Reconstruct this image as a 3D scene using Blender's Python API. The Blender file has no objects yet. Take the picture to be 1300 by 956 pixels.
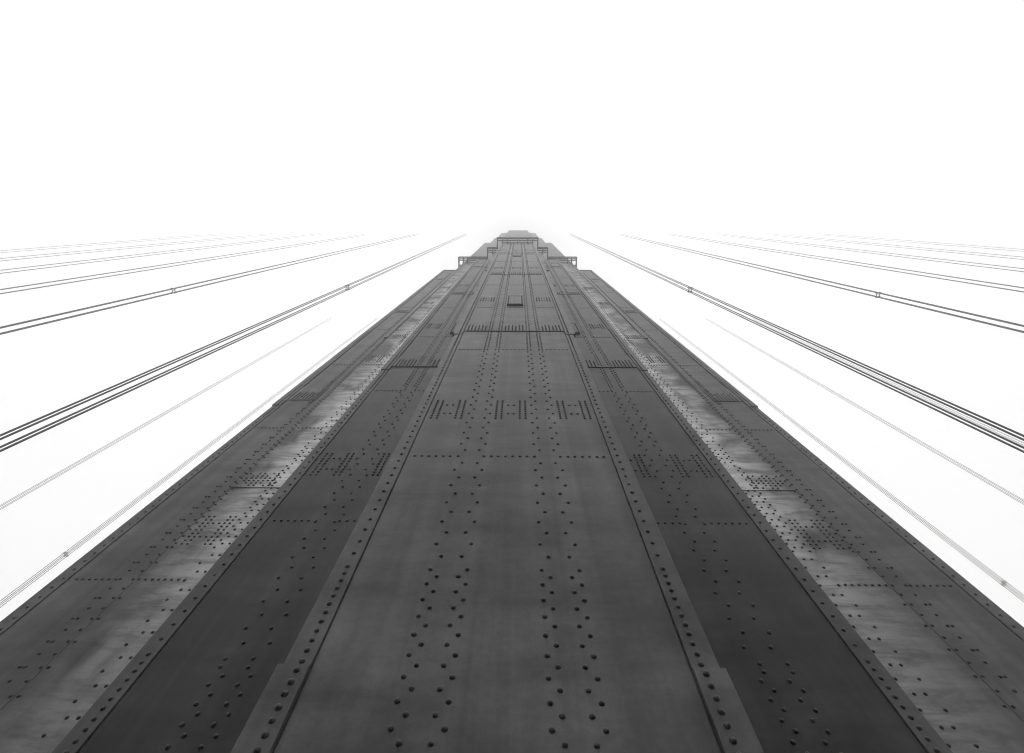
import bpy, math, random
from math import radians, sin, cos, pi
from mathutils import Matrix, Vector

random.seed(7)
scene = bpy.context.scene
COL = scene.collection

# ---------------------------------------------------------------- measurements (metres, z = 0 at the lens)
Y1, Y2, Y3 = 3.450, 4.519, 5.556        # front faces of the three stepped planes of the tower leg
YC = 7.08                               # plane of the near main cable = centre line of the leg
DECK = -1.62                            # sidewalk level
W1, W2, W3 = 1.700, 3.855, 7.052        # half widths of the three planes

# ---------------------------------------------------------------- materials
def new_mat(name):
    m = bpy.data.materials.new(name)
    m.use_nodes = True
    nt = m.node_tree
    b = nt.nodes['Principled BSDF']
    return m, nt, b

def node(nt, kind, **kw):
    n = nt.nodes.new(kind)
    for k, v in kw.items():
        setattr(n, k, v)
    return n

def noise(nt, vec, scale, detail=4.0, rough=0.55, dist=0.0):
    n = node(nt, 'ShaderNodeTexNoise')
    n.inputs['Scale'].default_value = scale
    n.inputs['Detail'].default_value = detail
    n.inputs['Roughness'].default_value = rough
    n.inputs['Distortion'].default_value = dist
    nt.links.new(vec, n.inputs['Vector'])
    return n.outputs['Fac']

def mapping(nt, vec, scale, loc=(0, 0, 0)):
    n = node(nt, 'ShaderNodeMapping')
    n.inputs['Scale'].default_value = scale
    n.inputs['Location'].default_value = loc
    nt.links.new(vec, n.inputs['Vector'])
    return n.outputs['Vector']

def maprange(nt, val, a, b, c, d, smooth=False):
    n = node(nt, 'ShaderNodeMapRange')
    if smooth:
        n.interpolation_type = 'SMOOTHSTEP'
    for k, v in zip(('From Min', 'From Max', 'To Min', 'To Max'), (a, b, c, d)):
        n.inputs[k].default_value = v
    nt.links.new(val, n.inputs['Value'])
    return n.outputs['Result']

def mth(nt, op, a, b=None, clamp=False):
    n = node(nt, 'ShaderNodeMath', operation=op)
    n.use_clamp = clamp
    for i, v in enumerate((a, b)):
        if v is None:
            continue
        if isinstance(v, (int, float)):
            n.inputs[i].default_value = v
        else:
            nt.links.new(v, n.inputs[i])
    return n.outputs[0]

def grey(nt, val, out):
    c = node(nt, 'ShaderNodeCombineColor')
    for i in range(3):
        nt.links.new(val, c.inputs[i])
    nt.links.new(c.outputs[0], out)

def paint(name, base, rough=0.42, var=0.30, painted_sheen=False, spec=0.088):
    """weathered bridge paint; object space is the leg's own, so marks run on from plate to plate"""
    m, nt, b = new_mat(name)
    tc = node(nt, 'ShaderNodeTexCoord')
    P = tc.outputs['Object']
    big = noise(nt, P, 0.75, 4, 0.55, 0.4)
    mid = noise(nt, P, 3.1, 5, 0.6, 0.3)
    fine = noise(nt, P, 55.0, 3, 0.6)
    strk = noise(nt, mapping(nt, P, (9.0, 9.0, 0.55)), 1.0, 4, 0.6)      # thin runs of rain water
    f = maprange(nt, big, 0.3, 0.7, 1 - var, 1 + var)
    f = mth(nt, 'MULTIPLY', f, maprange(nt, mid, 0.28, 0.72, 0.86, 1.16))
    f = mth(nt, 'MULTIPLY', f, maprange(nt, strk, 0.3, 0.75, 0.93, 1.08))
    run = noise(nt, mapping(nt, P, (4.2, 4.2, 0.05), (7.7, 0, 0)), 1.0, 3, 0.55)      # long pale and dark runs
    tide = noise(nt, mapping(nt, P, (0.55, 0.55, 1.9), (0, 0, 5.1)), 1.0, 5, 0.6, 0.3)   # level tide marks
    f = mth(nt, 'MULTIPLY', f, maprange(nt, run, 0.34, 0.68, 0.82, 1.28))
    f = mth(nt, 'MULTIPLY', f, maprange(nt, tide, 0.32, 0.68, 0.76, 1.34))
    grit = noise(nt, P, 13.0, 6, 0.75)
    f = mth(nt, 'MULTIPLY', f, maprange(nt, grit, 0.32, 0.68, 0.90, 1.12))
    f = mth(nt, 'MULTIPLY', f, maprange(nt, fine, 0.2, 0.8, 0.95, 1.05))
    col = mth(nt, 'MULTIPLY', f, base)
    rgh = maprange(nt, mid, 0.2, 0.8, rough - 0.08, rough + 0.10)
    if painted_sheen:
        # sky reflection painted into the base colour: cloudy pale patches, thickest towards the inner edge of the cell
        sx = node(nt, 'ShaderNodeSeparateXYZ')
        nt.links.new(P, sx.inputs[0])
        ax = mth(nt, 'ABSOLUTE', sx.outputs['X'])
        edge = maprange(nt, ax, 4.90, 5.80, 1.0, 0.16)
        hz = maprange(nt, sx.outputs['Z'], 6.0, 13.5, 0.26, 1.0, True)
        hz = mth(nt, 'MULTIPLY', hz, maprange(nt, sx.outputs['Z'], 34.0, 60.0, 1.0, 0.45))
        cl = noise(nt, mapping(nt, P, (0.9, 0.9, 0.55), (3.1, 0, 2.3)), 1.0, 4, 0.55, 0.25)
        st = noise(nt, mapping(nt, P, (0.7, 0.7, 3.2), (1.1, 0, 0.3)), 1.0, 9, 0.72, 0.30)   # level streaks in the painted sheen
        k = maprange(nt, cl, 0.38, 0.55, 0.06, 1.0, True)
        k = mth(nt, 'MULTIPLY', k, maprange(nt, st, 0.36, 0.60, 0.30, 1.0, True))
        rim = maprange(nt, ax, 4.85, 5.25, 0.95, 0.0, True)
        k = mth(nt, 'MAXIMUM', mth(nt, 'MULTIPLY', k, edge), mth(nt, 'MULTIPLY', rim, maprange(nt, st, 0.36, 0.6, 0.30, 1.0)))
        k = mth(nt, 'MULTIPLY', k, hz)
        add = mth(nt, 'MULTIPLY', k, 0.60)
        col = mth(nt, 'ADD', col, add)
    grey(nt, col, b.inputs['Base Color'])
    nt.links.new(rgh, b.inputs['Roughness'])
    b.inputs['Specular IOR Level'].default_value = spec
    # slight oil-canning of the plates plus brushed paint grain
    bmp = node(nt, 'ShaderNodeBump')
    bmp.inputs['Strength'].default_value = 0.35
    bmp.inputs['Distance'].default_value = 0.012
    h = mth(nt, 'ADD', noise(nt, P, 1.6, 2, 0.5), mth(nt, 'MULTIPLY', fine, 0.03))
    nt.links.new(h, bmp.inputs['Height'])
    nt.links.new(bmp.outputs[0], b.inputs['Normal'])
    return m

def plain(name, base, rough=0.6, var=0.15, scale=2.0, metallic=0.0, spec=0.3):
    m, nt, b = new_mat(name)
    tc = node(nt, 'ShaderNodeTexCoord')
    f = maprange(nt, noise(nt, tc.outputs['Object'], scale, 5, 0.6), 0.25, 0.75, base * (1 - var), base * (1 + var))
    grey(nt, f, b.inputs['Base Color'])
    b.inputs['Roughness'].default_value = rough
    b.inputs['Metallic'].default_value = metallic
    b.inputs['Specular IOR Level'].default_value = spec
    return m

BASE = 0.063
M_PAINT = paint('tower_paint', BASE, 0.40, 0.20)
M_STRIP = paint('angle_paint', BASE * 1.05, 0.40, 0.14)
M_PAINTED_SHEEN = paint('tower_paint_with_sheen', BASE * 0.8, 0.46, 0.18, painted_sheen=True)
M_RIVET = plain('shaded_rivet_paint', 0.020, 0.38, 0.25, 6, spec=0.35)  # darker than the plates: shade under the heads put into the colour
M_RECESS_SHADE = paint('recess_shade_paint', BASE * 0.44, 0.40, 0.34, spec=0.09)  # tower paint with the shade of the recess put into its colour
M_OUTER = paint('outer_panel_paint', BASE * 0.95, 0.42, 0.24)
M_DARK = plain('catwalk_paint', 0.010, 0.6, 0.2, spec=0.1)
M_ROPE = plain('wire_rope', 0.015, 0.7, 0.2, 30, spec=0.1)
M_CONC = plain('sidewalk_concrete', 0.12, 0.85, 0.2, 1.3)
M_ASPH = plain('asphalt', 0.05, 0.9, 0.25, 2.0)
M_LINE = plain('road_paint', 0.7, 0.7, 0.1)

def water_mat():
    m, nt, b = new_mat('bay_water')
    tc = node(nt, 'ShaderNodeTexCoord')
    b.inputs['Base Color'].default_value = (0.02, 0.02, 0.02, 1)
    b.inputs['Roughness'].default_value = 0.12
    bmp = node(nt, 'ShaderNodeBump')
    bmp.inputs['Strength'].default_value = 0.6
    bmp.inputs['Distance'].default_value = 0.5
    nt.links.new(noise(nt, tc.outputs['Object'], 0.25, 6, 0.6), bmp.inputs['Height'])
    nt.links.new(bmp.outputs[0], b.inputs['Normal'])
    return m
M_WATER = water_mat()

# ---------------------------------------------------------------- mesh builder
def dome(seg, rings, r, h):
    """unit rivet head looking towards -y: list of (dx, dy, dz) and faces"""
    vs, fs = [], []
    for k in range(rings):
        t = k / rings * (pi / 2)
        rr = r * cos(t) if k else r
        hh = h * sin(t)
        for s in range(seg):
            a = 2 * pi * s / seg
            vs.append((rr * cos(a), -hh, rr * sin(a)))
    vs.append((0, -h, 0))
    top = len(vs) - 1
    for k in range(rings - 1):
        for s in range(seg):
            s2 = (s + 1) % seg
            fs.append((k * seg + s, k * seg + s2, (k + 1) * seg + s2, (k + 1) * seg + s))
    b = (rings - 1) * seg
    for s in range(seg):
        fs.append((b + s, b + (s + 1) % seg, top))
    return vs, fs

RR, RH = 0.0225, 0.0215
DOMES = [dome(14, 4, RR, RH), dome(9, 3, RR, RH), dome(6, 2, RR, RH)]

class MB:
    def __init__(s):
        s.v, s.f, s.sm, s.mi = [], [], [], []
    def box(s, x0, x1, y0, y1, z0, z1, bev=0.0):
        b = len(s.v)
        if bev <= 0:
            s.v += [(x, y, z) for z in (z0, z1) for y in (y0, y1) for x in (x0, x1)]
            fs = [(0, 2, 3, 1), (4, 5, 7, 6), (0, 1, 5, 4), (1, 3, 7, 5), (3, 2, 6, 7), (2, 0, 4, 6)]
        else:
            # front (y0) face rimmed by a small chamfer
            s.v += [(x, y1, z) for z in (z0, z1) for x in (x0, x1)]
            s.v += [(x, y0 + bev, z) for z in (z0, z1) for x in (x0, x1)]
            s.v += [(x, y0, z) for z in (z0 + bev, z1 - bev) for x in (x0 + bev, x1 - bev)]
            fs = [(0, 2, 3, 1), (0, 1, 5, 4), (1, 3, 7, 5), (3, 2, 6, 7), (2, 0, 4, 6),
                  (4, 5, 9, 8), (5, 7, 11, 9), (7, 6, 10, 11), (6, 4, 8, 10), (8, 9, 11, 10)]
        s.f += [tuple(b + i for i in f) for f in fs]
        s.sm += [False] * len(fs)
        return s
    def rivets(s, y, pts, scale=1.0):
        for x, z in pts:
            dv, df = DOMES[0 if z < 9.5 else (1 if z < 17 else 2)]
            b = len(s.v)
            k = scale * random.uniform(0.94, 1.06) * (1.3 if z > 17 else (1.1 if z > 9.5 else 1.0))
            jx, jz = random.uniform(-.0015, .0015), random.uniform(-.0025, .0025)
            s.v += [(x + jx + k * p[0], y + k * p[1], z + jz + k * p[2]) for p in dv]
            s.f += [tuple(b + i for i in f) for f in df]
            s.sm += [True] * len(df)
            s.mi += [0] * (len(s.f) - len(df) - len(s.mi)) + [1] * len(df)
        return s
    def finish(s, me, mat):
        me.polygons.foreach_set('use_smooth', s.sm)
        me.materials.append(mat)
        if s.mi:
            me.materials.append(M_RIVET)
            me.polygons.foreach_set('material_index', s.mi + [0] * (len(s.f) - len(s.mi)))
        me.update()
    def tube(s, pts, r, seg=8):
        pts = [Vector(p) for p in pts]
        b = len(s.v)
        n = len(pts)
        for i, p in enumerate(pts):
            d = (pts[min(i + 1, n - 1)] - pts[max(i - 1, 0)]).normalized()
            a = Vector((0, 1, 0)) if abs(d.y) < 0.9 else Vector((1, 0, 0))
            u = d.cross(a).normalized(); w = d.cross(u)
            for k in range(seg):
                t = 2 * pi * k / seg
                s.v.append(tuple(p + u * (r * cos(t)) + w * (r * sin(t))))
        for i in range(n - 1):
            for k in range(seg):
                k2 = (k + 1) % seg
                s.f.append((b + i * seg + k, b + i * seg + k2, b + (i + 1) * seg + k2, b + (i + 1) * seg + k))
                s.sm.append(True)
        s.f.append(tuple(b + k for k in range(seg))[::-1]); s.sm.append(False)
        s.f.append(tuple(b + (n - 1) * seg + k for k in range(seg))); s.sm.append(False)
        return s
    def build(s, name, mat, parent=None):
        me = bpy.data.meshes.new(name)
        o0 = parent.location if parent is not None else Vector((0, 0, 0))
        if parent is not None and parent.parent is not None:
            o0 = Vector(parent['origin'])
        org = o0
        me.from_pydata([(v[0] - org[0], v[1] - org[1], v[2] - org[2]) for v in s.v], [], s.f)
        s.finish(me, mat)
        o = bpy.data.objects.new(name, me)
        COL.objects.link(o)
        if parent is not None:
            o.parent = parent
        return o

def empty(name, loc, label, cat, group=None):
    o = bpy.data.objects.new(name, None)
    COL.objects.link(o)
    o.location = loc
    o.empty_display_size = 0.5
    o['label'] = label
    o['category'] = cat
    if group:
        o['group'] = group
    return o

def tag(o, label=None, cat=None, group=None, kind=None):
    for k, v in (('label', label), ('category', cat), ('group', group), ('kind', kind)):
        if v:
            o[k] = v
    return o

# ================================================================ THE TOWER LEG
LEG = empty('bridge_tower', (0, YC, DECK),
            'dark riveted steel bridge tower leg rising in stepped planes into the fog', 'bridge tower')

def sub(o, mb, name, mat):
    """a sub-part of a part (both keep the leg's origin)"""
    me_parent = o
    p = mb
    org = LEG.location
    me = bpy.data.meshes.new(name)
    me.from_pydata([(v[0] - org[0], v[1] - org[1], v[2] - org[2]) for v in p.v], [], p.f)
    p.finish(me, mat)
    c = bpy.data.objects.new(name, me)
    COL.objects.link(c)
    c.parent = me_parent
    return c

BOT = DECK - 0.4
SET1, CAT = 52.2, 60.0                  # first setback, catwalk level
# body: stepped cruciform shaft, mirrored about the cable plane
body = MB()
def ring(hw, yf, z0, z1):
    body.box(-hw, hw, yf, 2 * YC - yf, z0, z1)
ring(W1 - 0.012, Y1 + 0.022, BOT, 100.6)
ring(W2 - 0.012, Y2 + 0.022, BOT - 0.01, SET1)
ring(2.76, Y2 + 0.022, BOT - 0.02, 118.0)
ring(2.25, Y2 + 0.10, BOT - 0.025, 131.7)
ring(W3 - 0.012, Y3 + 0.022, BOT - 0.03, SET1 - 0.25)
ring(5.93, Y3 + 0.022, BOT - 0.04, 98.6)
ring(4.90, Y3 + 0.024, BOT - 0.05, 116.0)
ring(4.50, Y3 + 0.20, BOT - 0.06, 145.8)
body.build('tower_shaft', M_PAINT, LEG)

ROWS = {1: [7.236, 13.42, 19.62, 25.80, 31.95, 38.1, 44.3, 50.4],
        2: [7.256, 13.30, 19.45, 25.58, 31.7, 37.9, 44.0, 50.1],
        3: [7.254, 13.29, 19.31, 25.45, 31.6, 37.7, 43.8, 49.9]}
P = 0.1063
DENSE = {1: [(-9, 4.62), (13.55, 16.9), (28.9, 31.4), (44.3, 46.9)],
         2: [(-9, 4.66), (13.50, 16.9), (28.6, 31.1), (44.0, 46.6)],
         3: [(8.15, 12.2), (22.3, 25.2), (38.3, 41.2)]}
def dense(pl, z):
    return any(a <= z <= b for a, b in DENSE[pl])
TOPR = 60.0
ZB = 2.2                                # lowest rivets (below the picture)

def zigzag(pl, xa, xb, ztop, skip=None, first=4.691):
    """two close columns, rivets alternating between them: xa at even steps"""
    out = []
    n0 = int((ZB - first) / P)
    n0 -= n0 % 4
    n = n0
    while True:
        z = first + n * P
        if z > ztop:
            break
        q = n % 4
        if dense(pl, z):
            out.append((xa if n % 2 == 0 else xb, z))
        elif q == 0:
            out.append((xa, z))
        elif q == 2:
            out.append((xb, z))
        n += 1
    return out

def row(z, xs):
    return [(x, z) for x in xs]

def hcluster(z0, cols, bars):
    """H-shaped group: columns of nine rivets joined by two short bars"""
    out = []
    for c in cols:
        out += [(c, z0 + k * P) for k in range(9)]
    for c in bars:
        out += [(c, z0 + 2 * P), (c, z0 + 6 * P)]
    return out

def both(pts):
    return pts + [(-x, z) for x, z in pts]

# ---------------- plane 1, the narrow foremost panel
hatch1 = [(-0.30, 0.30, 20.0, 21.95), (-0.30, 0.30, 42.3, 43.6)]
r1 = []
for xa, xb in ((0.737, 0.657), (0.366, 0.446)):
    r1 += both(zigzag(1, xa, xb, TOPR))
out_x = [0.739, 0.850, 0.949, 1.056, 1.160, 1.264, 1.364]
mid_x = [-0.363, -0.257, -0.158, -0.050, 0.050, 0.158, 0.257, 0.363]
for z in ROWS[1]:
    r1 += both(row(z, out_x)) + row(z, mid_x)
for z in (8.722, 21.05, 33.4, 45.9 + 2.2):
    r1 += both(hcluster(z, (0.852, 0.952, 1.265, 1.367), (1.060, 1.165)))
    if abs(z - 21.05) > 1:
        r1 += hcluster(z, (-0.257, -0.160, 0.157, 0.257), (-0.05, 0.05))
pan1 = MB().box(-1.464, 1.464, Y1, Y1 + 0.018, BOT, 60.0, 0.003)
pan1.rivets(Y1, r1)
front = pan1.build('front_panel', M_PAINT, LEG)

def hatch(x0, x1, z0, z1, y, parent, mat=None):
    h = MB().box(x0, x1, y - 0.075, y - 0.002, z0, z1, 0.006)
    w = x1 - x0
    pts = [(x0 + 0.04 + (w - 0.08) * i / 5, z1 - 0.05) for i in range(6)]
    pts += [(x0 + 0.04 + (w - 0.08) * i / 5, z0 + 0.05) for i in range(6)]
    n = int((z1 - z0 - 0.1) / 0.12)
    for i in range(1, n):
        zz = z0 + 0.05 + (z1 - z0 - 0.1) * i / n
        pts += [(x0 + 0.04, zz), (x1 - 0.04, zz)]
    h.rivets(y - 0.075, pts)
    return sub(parent, h, 'access_hatch', mat or M_PAINT)
for a in hatch1:
    hatch(*a, Y1, front)

def splice(x0, x1, y, z0, z1, cols, parent, t=0.024, rows=7, extra=(), mat=None):
    """lap plate riveted over a horizontal joint; its lower edge stands out from the panel"""
    m = MB().box(x0, x1, y - t, y - 0.002, z0, z1, 0.004)
    pts = []
    for i, c in enumerate(cols):
        for k in range(rows):
            if rows > 6 and k == rows - 1 and i % 3 == 0:
                continue
            pts.append((c, z0 + 0.075 + k * P))
    pts += list(extra)
    m.rivets(y - t, pts)
    return sub(parent, m, 'splice_plate', mat or M_PAINT)

for z0, dz in ((15.58, 1.3), (30.22, 1.3), (45.7, 1.3)):
    ex = []
    for xa, xb in ((0.737, 0.657), (0.366, 0.446)):
        ex += both([q for q in zigzag(1, xa, xb, z0 + dz - .06) if q[1] > z0 + 0.05])
    cols = [s * c for s in (-1, 1) for c in (0.850, 0.949, 1.056, 1.160, 1.264, 1.364)] + mid_x[1:-1]
    splice(-1.463, 1.463, Y1, z0, z0 + dz, cols, front, extra=ex)

# edge angles
def strip(pl, xi, xo, y, side, zs, wide=0.0):
    """zs: list of (z0, z1, proud, extra width); each length a lapped angle"""
    st = None
    for i, (z0, z1, proud, ew) in enumerate(zs):
        m = MB()
        a, b = side * xi, side * (xo + ew)
        x0, x1 = min(a, b), max(a, b)
        m.box(x0, x1, y - proud, y + 0.020, z0, z1, 0.003)
        # return leg of the angle round the corner
        xr0, xr1 = sorted((side * (xo + ew - 0.014 - 0.012), side * (xo + ew - 0.002)))
        m.box(xr0, xr1, y + 0.0205, y + 0.16, z0, z1)
        pts = []
        xr = side * (xi + (xo - xi) * 0.375)
        z = 4.709 - 40 * P
        k = 0
        while z < min(z1, TOPR) - 0.03:
            dn = dense(pl, z) or (pl != 3 and 13.9 < z < 16.8) or (pl == 3 and 14.0 < z < 16.9)
            if pl == 3 and z < 12:
                dn = False
            if z > z0 + 0.03 and z > ZB and (k % 2 == 0 or dn):
                pts.append((xr, z))
            z += P; k += 1
        m.rivets(y - proud, pts, 1.12 if (pl == 1 and z1 < 4) else 1.0)
        if st is None:
            st = m.build('edge_angle', M_STRIP, LEG)
        else:
            sub(st, m, 'lap_angle', M_STRIP)
    return st
for s in (-1, 1):
    strip(1, 1.478, 1.695, Y1, s, [(3.5, 15.136, 0.014, 0.0), (BOT, 3.497, 0.034, 0.035), (15.139, 60.2, 0.034, 0.05)])
    strip(2, 3.648, 3.855, Y2, s, [(BOT, 15.146, 0.014, 0.0), (15.15, SET1 - 0.01, 0.034, 0.02)])
    strip(3, 6.842, 7.052, Y3, s, [(BOT, 14.956, 0.014, 0.0), (14.96, SET1 - 0.27, 0.036, 0.03)])

# ---------------- plane 2, one recessed panel each side of the front panel
c2_out = [2.901, 3.009, 3.110, 3.213, 3.316, 3.418, 3.521]
c2_in = [2.540, 2.430, 2.320, 2.215, 2.110, 2.005, 1.900]
for s in (-1, 1):
    pts = []
    for xa, xb in ((2.898, 2.819), (2.612, 2.535)):
        pts += zigzag(2, xb, xa, TOPR - 8.5, first=8.716)
    for z in ROWS[2]:
        pts += row(z, c2_out + c2_in)
    for z in (8.717, 20.96, 33.2, 47.9):
        pts += hcluster(z, (3.015, 3.112, 3.425, 3.524, 2.335, 2.428), (3.213, 3.318, 2.23))
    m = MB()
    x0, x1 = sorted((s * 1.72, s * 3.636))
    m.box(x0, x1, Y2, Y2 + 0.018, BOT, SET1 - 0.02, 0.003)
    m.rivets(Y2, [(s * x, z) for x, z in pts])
    rec = m.build('recessed_panel', M_RECESS_SHADE, LEG)
    for z0 in (19.93, 41.8):
        a, b = sorted((s * 1.87, s * 2.45))
        hatch(a, b, z0, z0 + (1.75 if z0 < 30 else 1.3), Y2, rec, M_RECESS_SHADE)
    for z0 in (15.48, 29.94, 44.9):
        a, b = sorted((s * 1.74, s * 3.634))
        ex = []
        for xa, xb in ((2.898, 2.819), (2.612, 2.535)):
            ex += [q for q in zigzag(2, xb, xa, z0 + 1.24, first=8.716) if q[1] > z0 + .05]
        splice(a, b, Y2, z0, z0 + 1.3, [s * c for c in c2_out[1:] + c2_in[1:]], rec, extra=[(s * x, z) for x, z in ex], mat=M_RECESS_SHADE)

# ---------------- plane 3, two panels each side: inner (sky sheen painted into its colour) and outer
def grid_outer(z0):
    return [(x, z0 + 0.07 + r * 0.102) for i, x in enumerate([6.20, 6.30, 6.40, 6.50, 6.60, 6.70]) for r in range(7)
            if not (r == 6 and i % 2 == 0)]
STAG = [(5.455, 5.352, 5.153, 5.043, 4.963), (5.559, 5.453, 5.350, 5.254, 5.054, 4.961),
        (5.646, 5.546, 5.446, 5.349, 5.249, 5.149, 5.050), (5.647, 5.547, 5.445, 5.345, 5.247, 5.147, 5.045),
        (5.555, 5.454, 5.352, 5.249, 5.046), (5.653, 5.446, 5.348, 5.148, 5.045)]
def grid_inner(z0):
    return [(x, z0 + 0.07 + r * 0.103) for r, xs in enumerate(STAG) for x in xs]
inner_x = [5.021, 5.124, 5.228, 5.334, 5.434, 5.534, 5.641]
outer_x = [6.104, 6.211, 6.311, 6.411, 6.511, 6.615, 6.712]
for s in (-1, 1):
    ip = []
    # stiffener by the inner edge: one pair in view, one pair half hidden behind plane 2
    ip += zigzag(3, 5.023, 4.945, SET1 - .5, first=8.091)
    ip += zigzag(3, 4.735, 4.815, SET1 - .5, first=8.091)
    for z in ROWS[3]:
        ip += row(z, inner_x)
    for z in (8.183, 19.74, 32.75, 47.5):
        ip += hcluster(z, (5.136, 5.234, 5.537, 5.635), (5.332, 5.441))
    m = MB()
    x0, x1 = sorted((s * 3.90, s * 5.786))
    m.box(x0, x1, Y3, Y3 + 0.018, BOT, SET1 + 6.5, 0.002)
    # seam columns, inner side of the joint
    seam_in, seam_out = [], []
    k = 0
    z = 5.592 - 16 * 0.2085
    while z < 50:
        hi = z > 8.3
        if z > ZB:
            if hi:
                seam_in.append((5.748, z - 0.098))
            elif k % 2 == 0:
                seam_in.append((5.743, z))
            seam_out.append((5.834, z))
            seam_out.append((6.040, z))
            if k % 2 == 0:
                seam_out.append((6.106, z))
            if 15.0 < z < 17.3:
                seam_out.append((6.106, z + 0.1)); seam_out.append((6.040, z + 0.1))
        z += 0.2085; k += 1
    m.rivets(Y3, [(s * x, z) for x, z in ip + seam_in])
    ins = m.build('side_panel', M_PAINTED_SHEEN, LEG)
    ins['label'] = 'inner side panel with pale sky sheen painted into its colour'
    for z0 in (10.12, 23.64, 39.75):
        a, b = sorted((s * 4.60, s * 5.784))
        g = grid_inner(z0)
        ex = [q for q in zigzag(3, 5.023, 4.945, z0 + 1.1, first=8.091) + seam_in if z0 + .05 < q[1] < z0 + 1.1]
        mm = MB().box(a, b, Y3 - 0.020, Y3 - 0.002, z0, z0 + 1.2, 0.003)
        mm.rivets(Y3 - 0.020, [(s * x, z) for x, z in g + ex])
        sub(ins, mm, 'splice_plate', M_PAINTED_SHEEN)
    # outer panel
    op = []
    for z in ROWS[3]:
        op += row(z, outer_x)
    m = MB()
    x0, x1 = sorted((s * 5.794, s * 6.830))
    m.box(x0, x1, Y3, Y3 + 0.018, BOT, SET1 - 0.27, 0.002)
    m.rivets(Y3, [(s * x, z) for x, z in op + seam_out])
    outp = m.build('outer_panel', M_OUTER, LEG)
    for z0 in (15.44, 29.9, 44.75):
        a, b = sorted((s * 5.98, s * 6.828))
        g = grid_outer(z0)
        ex = [q for q in seam_out if q[0] > 6 and z0 + .05 < q[1] < z0 + 1.15]
        mm = MB().box(a, b, Y3 - 0.020, Y3 - 0.002, z0, z0 + 1.25, 0.003)
        mm.rivets(Y3 - 0.020, [(s * x, z) for x, z in g + ex])
        sub(outp, mm, 'splice_plate', M_OUTER)
    # long vertical cover angle over the joint higher up
    mm = MB()
    a, b = sorted((s * 5.74, s * 5.90))
    mm.box(a, b, Y3 - 0.055, Y3 - 0.003, 23.6, SET1 + 6.4, 0.004)
    sub(outp, mm, 'cover_angle', M_STRIP)

# setback caps
for s in (-1, 1):
    a, b = sorted((s * 5.92, s * 7.10))
    MB().box(a, b, Y3 - 0.06, 2 * YC - Y3 + .06, SET1 - 0.24, SET1 - 0.12).build('setback_cap', M_PAINT, LEG)
    a, b = sorted((s * 2.78, s * 3.90))
    MB().box(a, b, Y2 - 0.06, 2 * YC - Y2 + .06, SET1 + 0.01, SET1 + 0.12).build('setback_cap', M_PAINT, LEG)

# ---------------- catwalk round the leg at the first strut
cw = MB()
def outline(off):
    return [(-5.95 - off, YC), (-5.95 - off, Y3 - off), (-2.77 - off, Y3 - off), (-2.77 - off, Y2 - off),
            (-1.70 - off, Y2 - off), (-1.70 - off, Y1 - off), (1.70 + off, Y1 - off), (1.70 + off, Y2 - off),
            (2.77 + off, Y2 - off), (2.77 + off, Y3 - off), (5.95 + off, Y3 - off), (5.95 + off, YC)]
def rail(mb, off, z, r):
    o = outline(off)
    for (xa, ya), (xb, yb) in zip(o[:-1], o[1:]):
        mb.box(min(xa, xb) - r, max(xa, xb) + r, min(ya, yb) - r, max(ya, yb) + r, z - r, z + r)
rail(cw, 0.50, CAT, 0.065)
for off, r, dz in ((0.27, 0.085, 0.004), (0.055, 0.05, 0.002)):       # inner stringers, along the faces only
    for xa, xb, yf in ((-2.15, 2.15, Y1), (-3.22, -2.28, Y2), (2.28, 3.22, Y2), (-6.4, -3.36, Y3), (3.36, 6.4, Y3)):
        if off < 0.1:
            xa, xb = max(xa, -5.95), min(xb, 5.95)
            if yf == Y1: xa, xb = -1.7, 1.7
        cw.box(xa, xb, yf - off - r, yf - off + r * 0.6, CAT + dz - r, CAT + dz + r)
cat = cw.build('catwalk', M_DARK, LEG)
hr = MB()
rail(hr, 0.56, CAT + 1.10, 0.030)
rail(hr, 0.56, CAT + 0.55, 0.025)
posts = []
for x in (-2.26, -1.1, 0, 1.1, 2.26):
    posts.append((x, Y1 - 0.56))
for s in (-1, 1):
    posts += [(s * 3.33, Y2 - .56), (s * 4.4, Y3 - .56), (s * 5.45, Y3 - .56), (s * 6.51, Y3 - .56), (s * 6.51, YC - 0.6)]
for x, y in posts:
    hr.box(x - .035, x + .035, y - .035, y + .035, CAT - .05, CAT + 1.1)
sub(cat, hr, 'handrail', M_DARK)
for x, yf in [(-1.64, Y1), (-1.1, Y1), (0, Y1), (1.1, Y1), (1.64, Y1)] + [(s * 2.72, Y2) for s in (-1, 1)] + [(s * x, Y3) for s in (-1, 1) for x in (4.4, 5.45, 5.9)]:
    br = MB()
    br.tube([(x, yf - 0.50, CAT - 0.06), (x, yf - 0.02, CAT - 0.75)], 0.06, 6)
    br.box(x - .07, x + .07, yf - 0.52, yf + .01, CAT - .16, CAT - .056)
    sub(cat, br, 'bracket', M_DARK)
for s in (-1, 1):
    for y, xf in ((Y2 - 0.3, 1.70), (Y3 - 0.3, 2.77), (Y3 + 0.3, 5.95)):
        a, b = sorted((s * (xf - 0.01), s * (xf + .52)))
        sub(cat, MB().box(a, b, y - .09, y + .09, CAT - .165, CAT - .058), 'bracket', M_DARK)

# ================================================================ SUSPENDERS (their tops are lost in the fog)
YF = YC + 27.43

A, B, RRAD = 0.133, 0.18, 0.034
rope_cache = {}
def rope_mesh(h):
    k = round(h, 2)
    if k not in rope_cache:
        m = MB().tube([(0, 0, 0), (0, 0, h)], RRAD, 10)
        me = bpy.data.meshes.new('rope')
        me.from_pydata(m.v, [], m.f)
        me.polygons.foreach_set('use_smooth', m.sm)
        me.materials.append(M_ROPE)
        rope_cache[k] = me
    return rope_cache[k]
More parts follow.
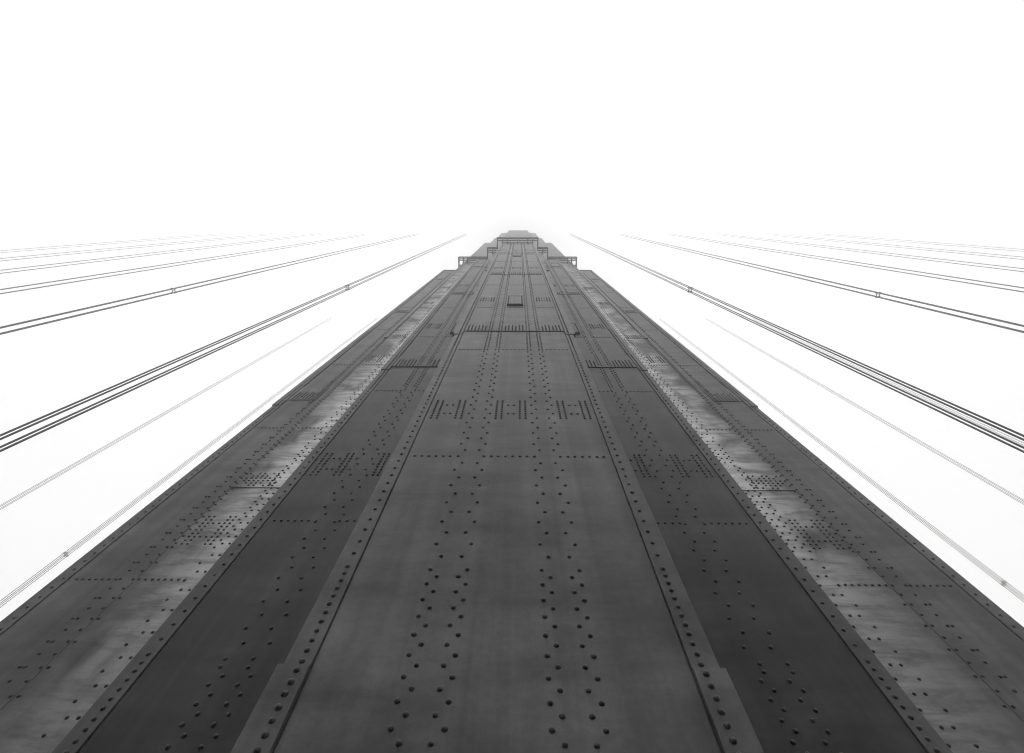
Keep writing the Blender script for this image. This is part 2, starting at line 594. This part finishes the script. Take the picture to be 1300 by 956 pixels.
# spreader clamp: four split collars tied by a cross web
cm = MB()
for sx in (-1, 1):
    for sy in (-1, 1):
        cm.tube([(sx * A, sy * B, -0.11), (sx * A, sy * B, 0.11)], 0.072, 10)
        cm.box(sx * A - 0.095, sx * A + 0.095, sy * B - 0.02, sy * B + 0.02, -0.085, 0.085)
for sx in (-1, 1):
    cm.box(sx * A - 0.02, sx * A + 0.02, -B + 0.05, B - 0.05, -0.03, 0.03)
cm.box(-A, A, -0.022, 0.022, -0.028, 0.028)
for sy in (-1, 1):
    cm.box(-A, A, sy * B - 0.018, sy * B + 0.018, -0.02, 0.02)
clamp_me = bpy.data.meshes.new('spreader_clamp')
clamp_me.from_pydata(cm.v, [], cm.f)
clamp_me.polygons.foreach_set('use_smooth', cm.sm)
clamp_me.materials.append(M_ROPE)
ORD = ['first', 'second', 'third', 'fourth', 'fifth', 'sixth', 'seventh', 'eighth', 'ninth']
def suspender(n, side, y, far, clamp_z):
    x = side * (16.0 + 15.24 * (n - 1)) - 0.1
    sd = 'left' if side < 0 else 'right'
    if not far:
        if n == 1:
            lab = 'thickest four dark wire ropes with a spreader clamp, just %s of the tower' % sd
        else:
            lab = '%s bundle of dark wire ropes out from the tower on its %s' % (ORD[n - 1], sd)
    else:
        if n == 3:
            lab = 'thin pale rope bundle close beside the lower %s edge of the tower' % sd
        else:
            lab = 'faint %s rope bundle %s of the tower, beyond the roadway' % (ORD[n - 1], sd)
    grp = 'suspender ropes in the far cable plane' if far else 'suspender ropes in the near cable plane'
    t = empty('suspender', (x, y, DECK + 0.3), lab, 'suspender ropes', grp)
    h = (172.0 if not far else 176.0) - (DECK + 0.3)
    me = rope_mesh(h)
    for sx in (-1, 1):
        for sy in (-1, 1):
            r = bpy.data.objects.new('rope', me)
            COL.objects.link(r)
            r.parent = t
            r.location = (sx * A, sy * B, 0)
    c = bpy.data.objects.new('spreader_clamp', clamp_me)
    COL.objects.link(c); c.parent = t
    c.location = (0, 0, clamp_z - (DECK + 0.3))
    return t
near_clamp = {(1, -1): 51.1, (1, 1): 49.9, (2, -1): 48.9, (2, 1): 46.9}
for n in range(1, 7):
    for s in (-1, 1):
        suspender(n, s, YC, False, near_clamp.get((n, s), 47.0 - n))
for n in range(1, 6):
    for s in (-1, 1):
        suspender(n, s, YF, True, {-1: 48.9, 1: 45.5}[s] if n == 3 else 47.5 - n * 0.5)

# ================================================================ DECK, WATER
m = MB().box(-420, 420, -2.4, YC + 3.9, DECK - 0.35, DECK)
tag(m.build('sidewalk', M_CONC), kind='structure')
m = MB().box(-420, 420, YC + 3.9, YC + 23.5, DECK - 0.50, DECK - 0.15)
tag(m.build('roadway', M_ASPH), kind='structure')
m = MB()
for k in range(-60, 61):
    for y in (YC + 7.1, YC + 10.3, YC + 13.7, YC + 17.0, YC + 20.3):
        m.box(k * 7.0, k * 7.0 + 3.0, y - 0.06, y + 0.06, DECK - 0.149, DECK - 0.146)
tag(m.build('lane_markings', M_LINE), kind='structure')
m = MB().box(-420, 420, YC + 23.5, YF + 6.0, DECK - 0.352, DECK - 0.002)
tag(m.build('far_sidewalk', M_CONC), kind='structure')
WATER_Z = -68.0
m = MB(); m.v = [(-590, -590, WATER_Z), (590, -590, WATER_Z), (590, 590, WATER_Z), (-590, 590, WATER_Z)]
m.f = [(0, 1, 2, 3)]; m.sm = [False]
tag(m.build('water', M_WATER), kind='structure')

# ================================================================ FOG
hz = MB().box(-600, 600, -600, 600, WATER_Z - 1.0, 178.0)
mh = bpy.data.materials.new('fog')
mh.use_nodes = True
nt = mh.node_tree
nt.nodes.clear()
out = nt.nodes.new('ShaderNodeOutputMaterial')
pv = nt.nodes.new('ShaderNodeVolumePrincipled')
pv.inputs['Color'].default_value = (1, 1, 1, 1)
pv.inputs['Density'].default_value = 0.0050
pv.inputs['Anisotropy'].default_value = 0.86
nt.links.new(pv.outputs[0], out.inputs['Volume'])
haze = tag(hz.build('haze', mh), label=None, kind='stuff')

# ================================================================ LIGHT
SUN_EL, SUN_AZ = radians(48), radians(186)        # high, behind the camera, spread wide by the fog
w = bpy.data.worlds.new('World')
scene.world = w
w.use_nodes = True
nt = w.node_tree
bg = nt.nodes['Background']
sky = nt.nodes.new('ShaderNodeTexSky')
sky.sky_type = 'NISHITA'
sky.sun_disc = False
sky.sun_elevation = SUN_EL
sky.sun_rotation = SUN_AZ
sky.air_density = 1.0
sky.dust_density = 1.0
bw = nt.nodes.new('ShaderNodeRGBToBW')            # the photograph is black and white
nt.links.new(sky.outputs[0], bw.inputs[0])
# an overcast: an even white cloud veil over the clear sky, dark below the horizon
tcw = nt.nodes.new('ShaderNodeTexCoord')
sxw = nt.nodes.new('ShaderNodeSeparateXYZ')
nt.links.new(tcw.outputs['Generated'], sxw.inputs[0])
veil = maprange(nt, sxw.outputs['Z'], -0.06, 0.10, 0.6, 1.0, True)
veil = mth(nt, 'MULTIPLY', veil, maprange(nt, sxw.outputs['Z'], 0.0, 1.0, 9.8, 10.6))
tot = mth(nt, 'ADD', mth(nt, 'MULTIPLY', bw.outputs[0], 0.25), veil)
veil2 = maprange(nt, sxw.outputs['Z'], -0.06, 0.02, 0.05, 1.0, True)
grey(nt, mth(nt, 'MULTIPLY', tot, veil2), bg.inputs['Color'])
bg.inputs['Strength'].default_value = 0.10
sl = bpy.data.lights.new('sun', 'SUN')
sl.energy = 0.5
sl.angle = radians(50)
so = bpy.data.objects.new('sun', sl)
COL.objects.link(so)
# direction towards the sun: azimuth measured from +y clockwise
d = Vector((sin(SUN_AZ) * cos(SUN_EL), cos(SUN_AZ) * cos(SUN_EL), sin(SUN_EL)))
so.rotation_euler = d.to_track_quat('Z', 'Y').to_euler()
so.location = (0, 60, 120)

# ================================================================ CAMERA
th, yaw, roll = radians(76.49185), radians(2.93964), radians(2.99713)
fwd, up, rt = Vector((0, cos(th), sin(th))), Vector((0, -sin(th), cos(th))), Vector((1, 0, 0))
Z = Matrix.Rotation(yaw, 3, 'Z')
fwd, up, rt = Z @ fwd, Z @ up, Z @ rt
r2 = rt * cos(roll) + up * sin(roll)
u2 = -rt * sin(roll) + up * cos(roll)
cam = bpy.data.cameras.new('camera')
cam.sensor_fit = 'HORIZONTAL'
cam.sensor_width = 36.0
cam.lens = 36.0 * 690 / 1300
cam.shift_y = -45.0 / 1300
cam.clip_start = 0.05
cam.clip_end = 5000
co = bpy.data.objects.new('camera', cam)
COL.objects.link(co)
mw = Matrix(((r2.x, u2.x, -fwd.x), (r2.y, u2.y, -fwd.y), (r2.z, u2.z, -fwd.z))).to_4x4()
mw.translation = Vector((0.1317, 0, 0))
co.matrix_world = mw
scene.camera = co

# ================================================================ RENDER
scene.render.engine = 'CYCLES'
cy = scene.cycles
cy.use_denoising = True
cy.filter_width = 1.1
cy.volume_bounces = 5
cy.max_bounces = 8
cy.diffuse_bounces = 3
cy.glossy_bounces = 3
vs = scene.view_settings
vs.view_transform = 'Standard'
vs.look = 'None'
vs.gamma = 1.0
vs.use_curve_mapping = False
vs.exposure = 0.0
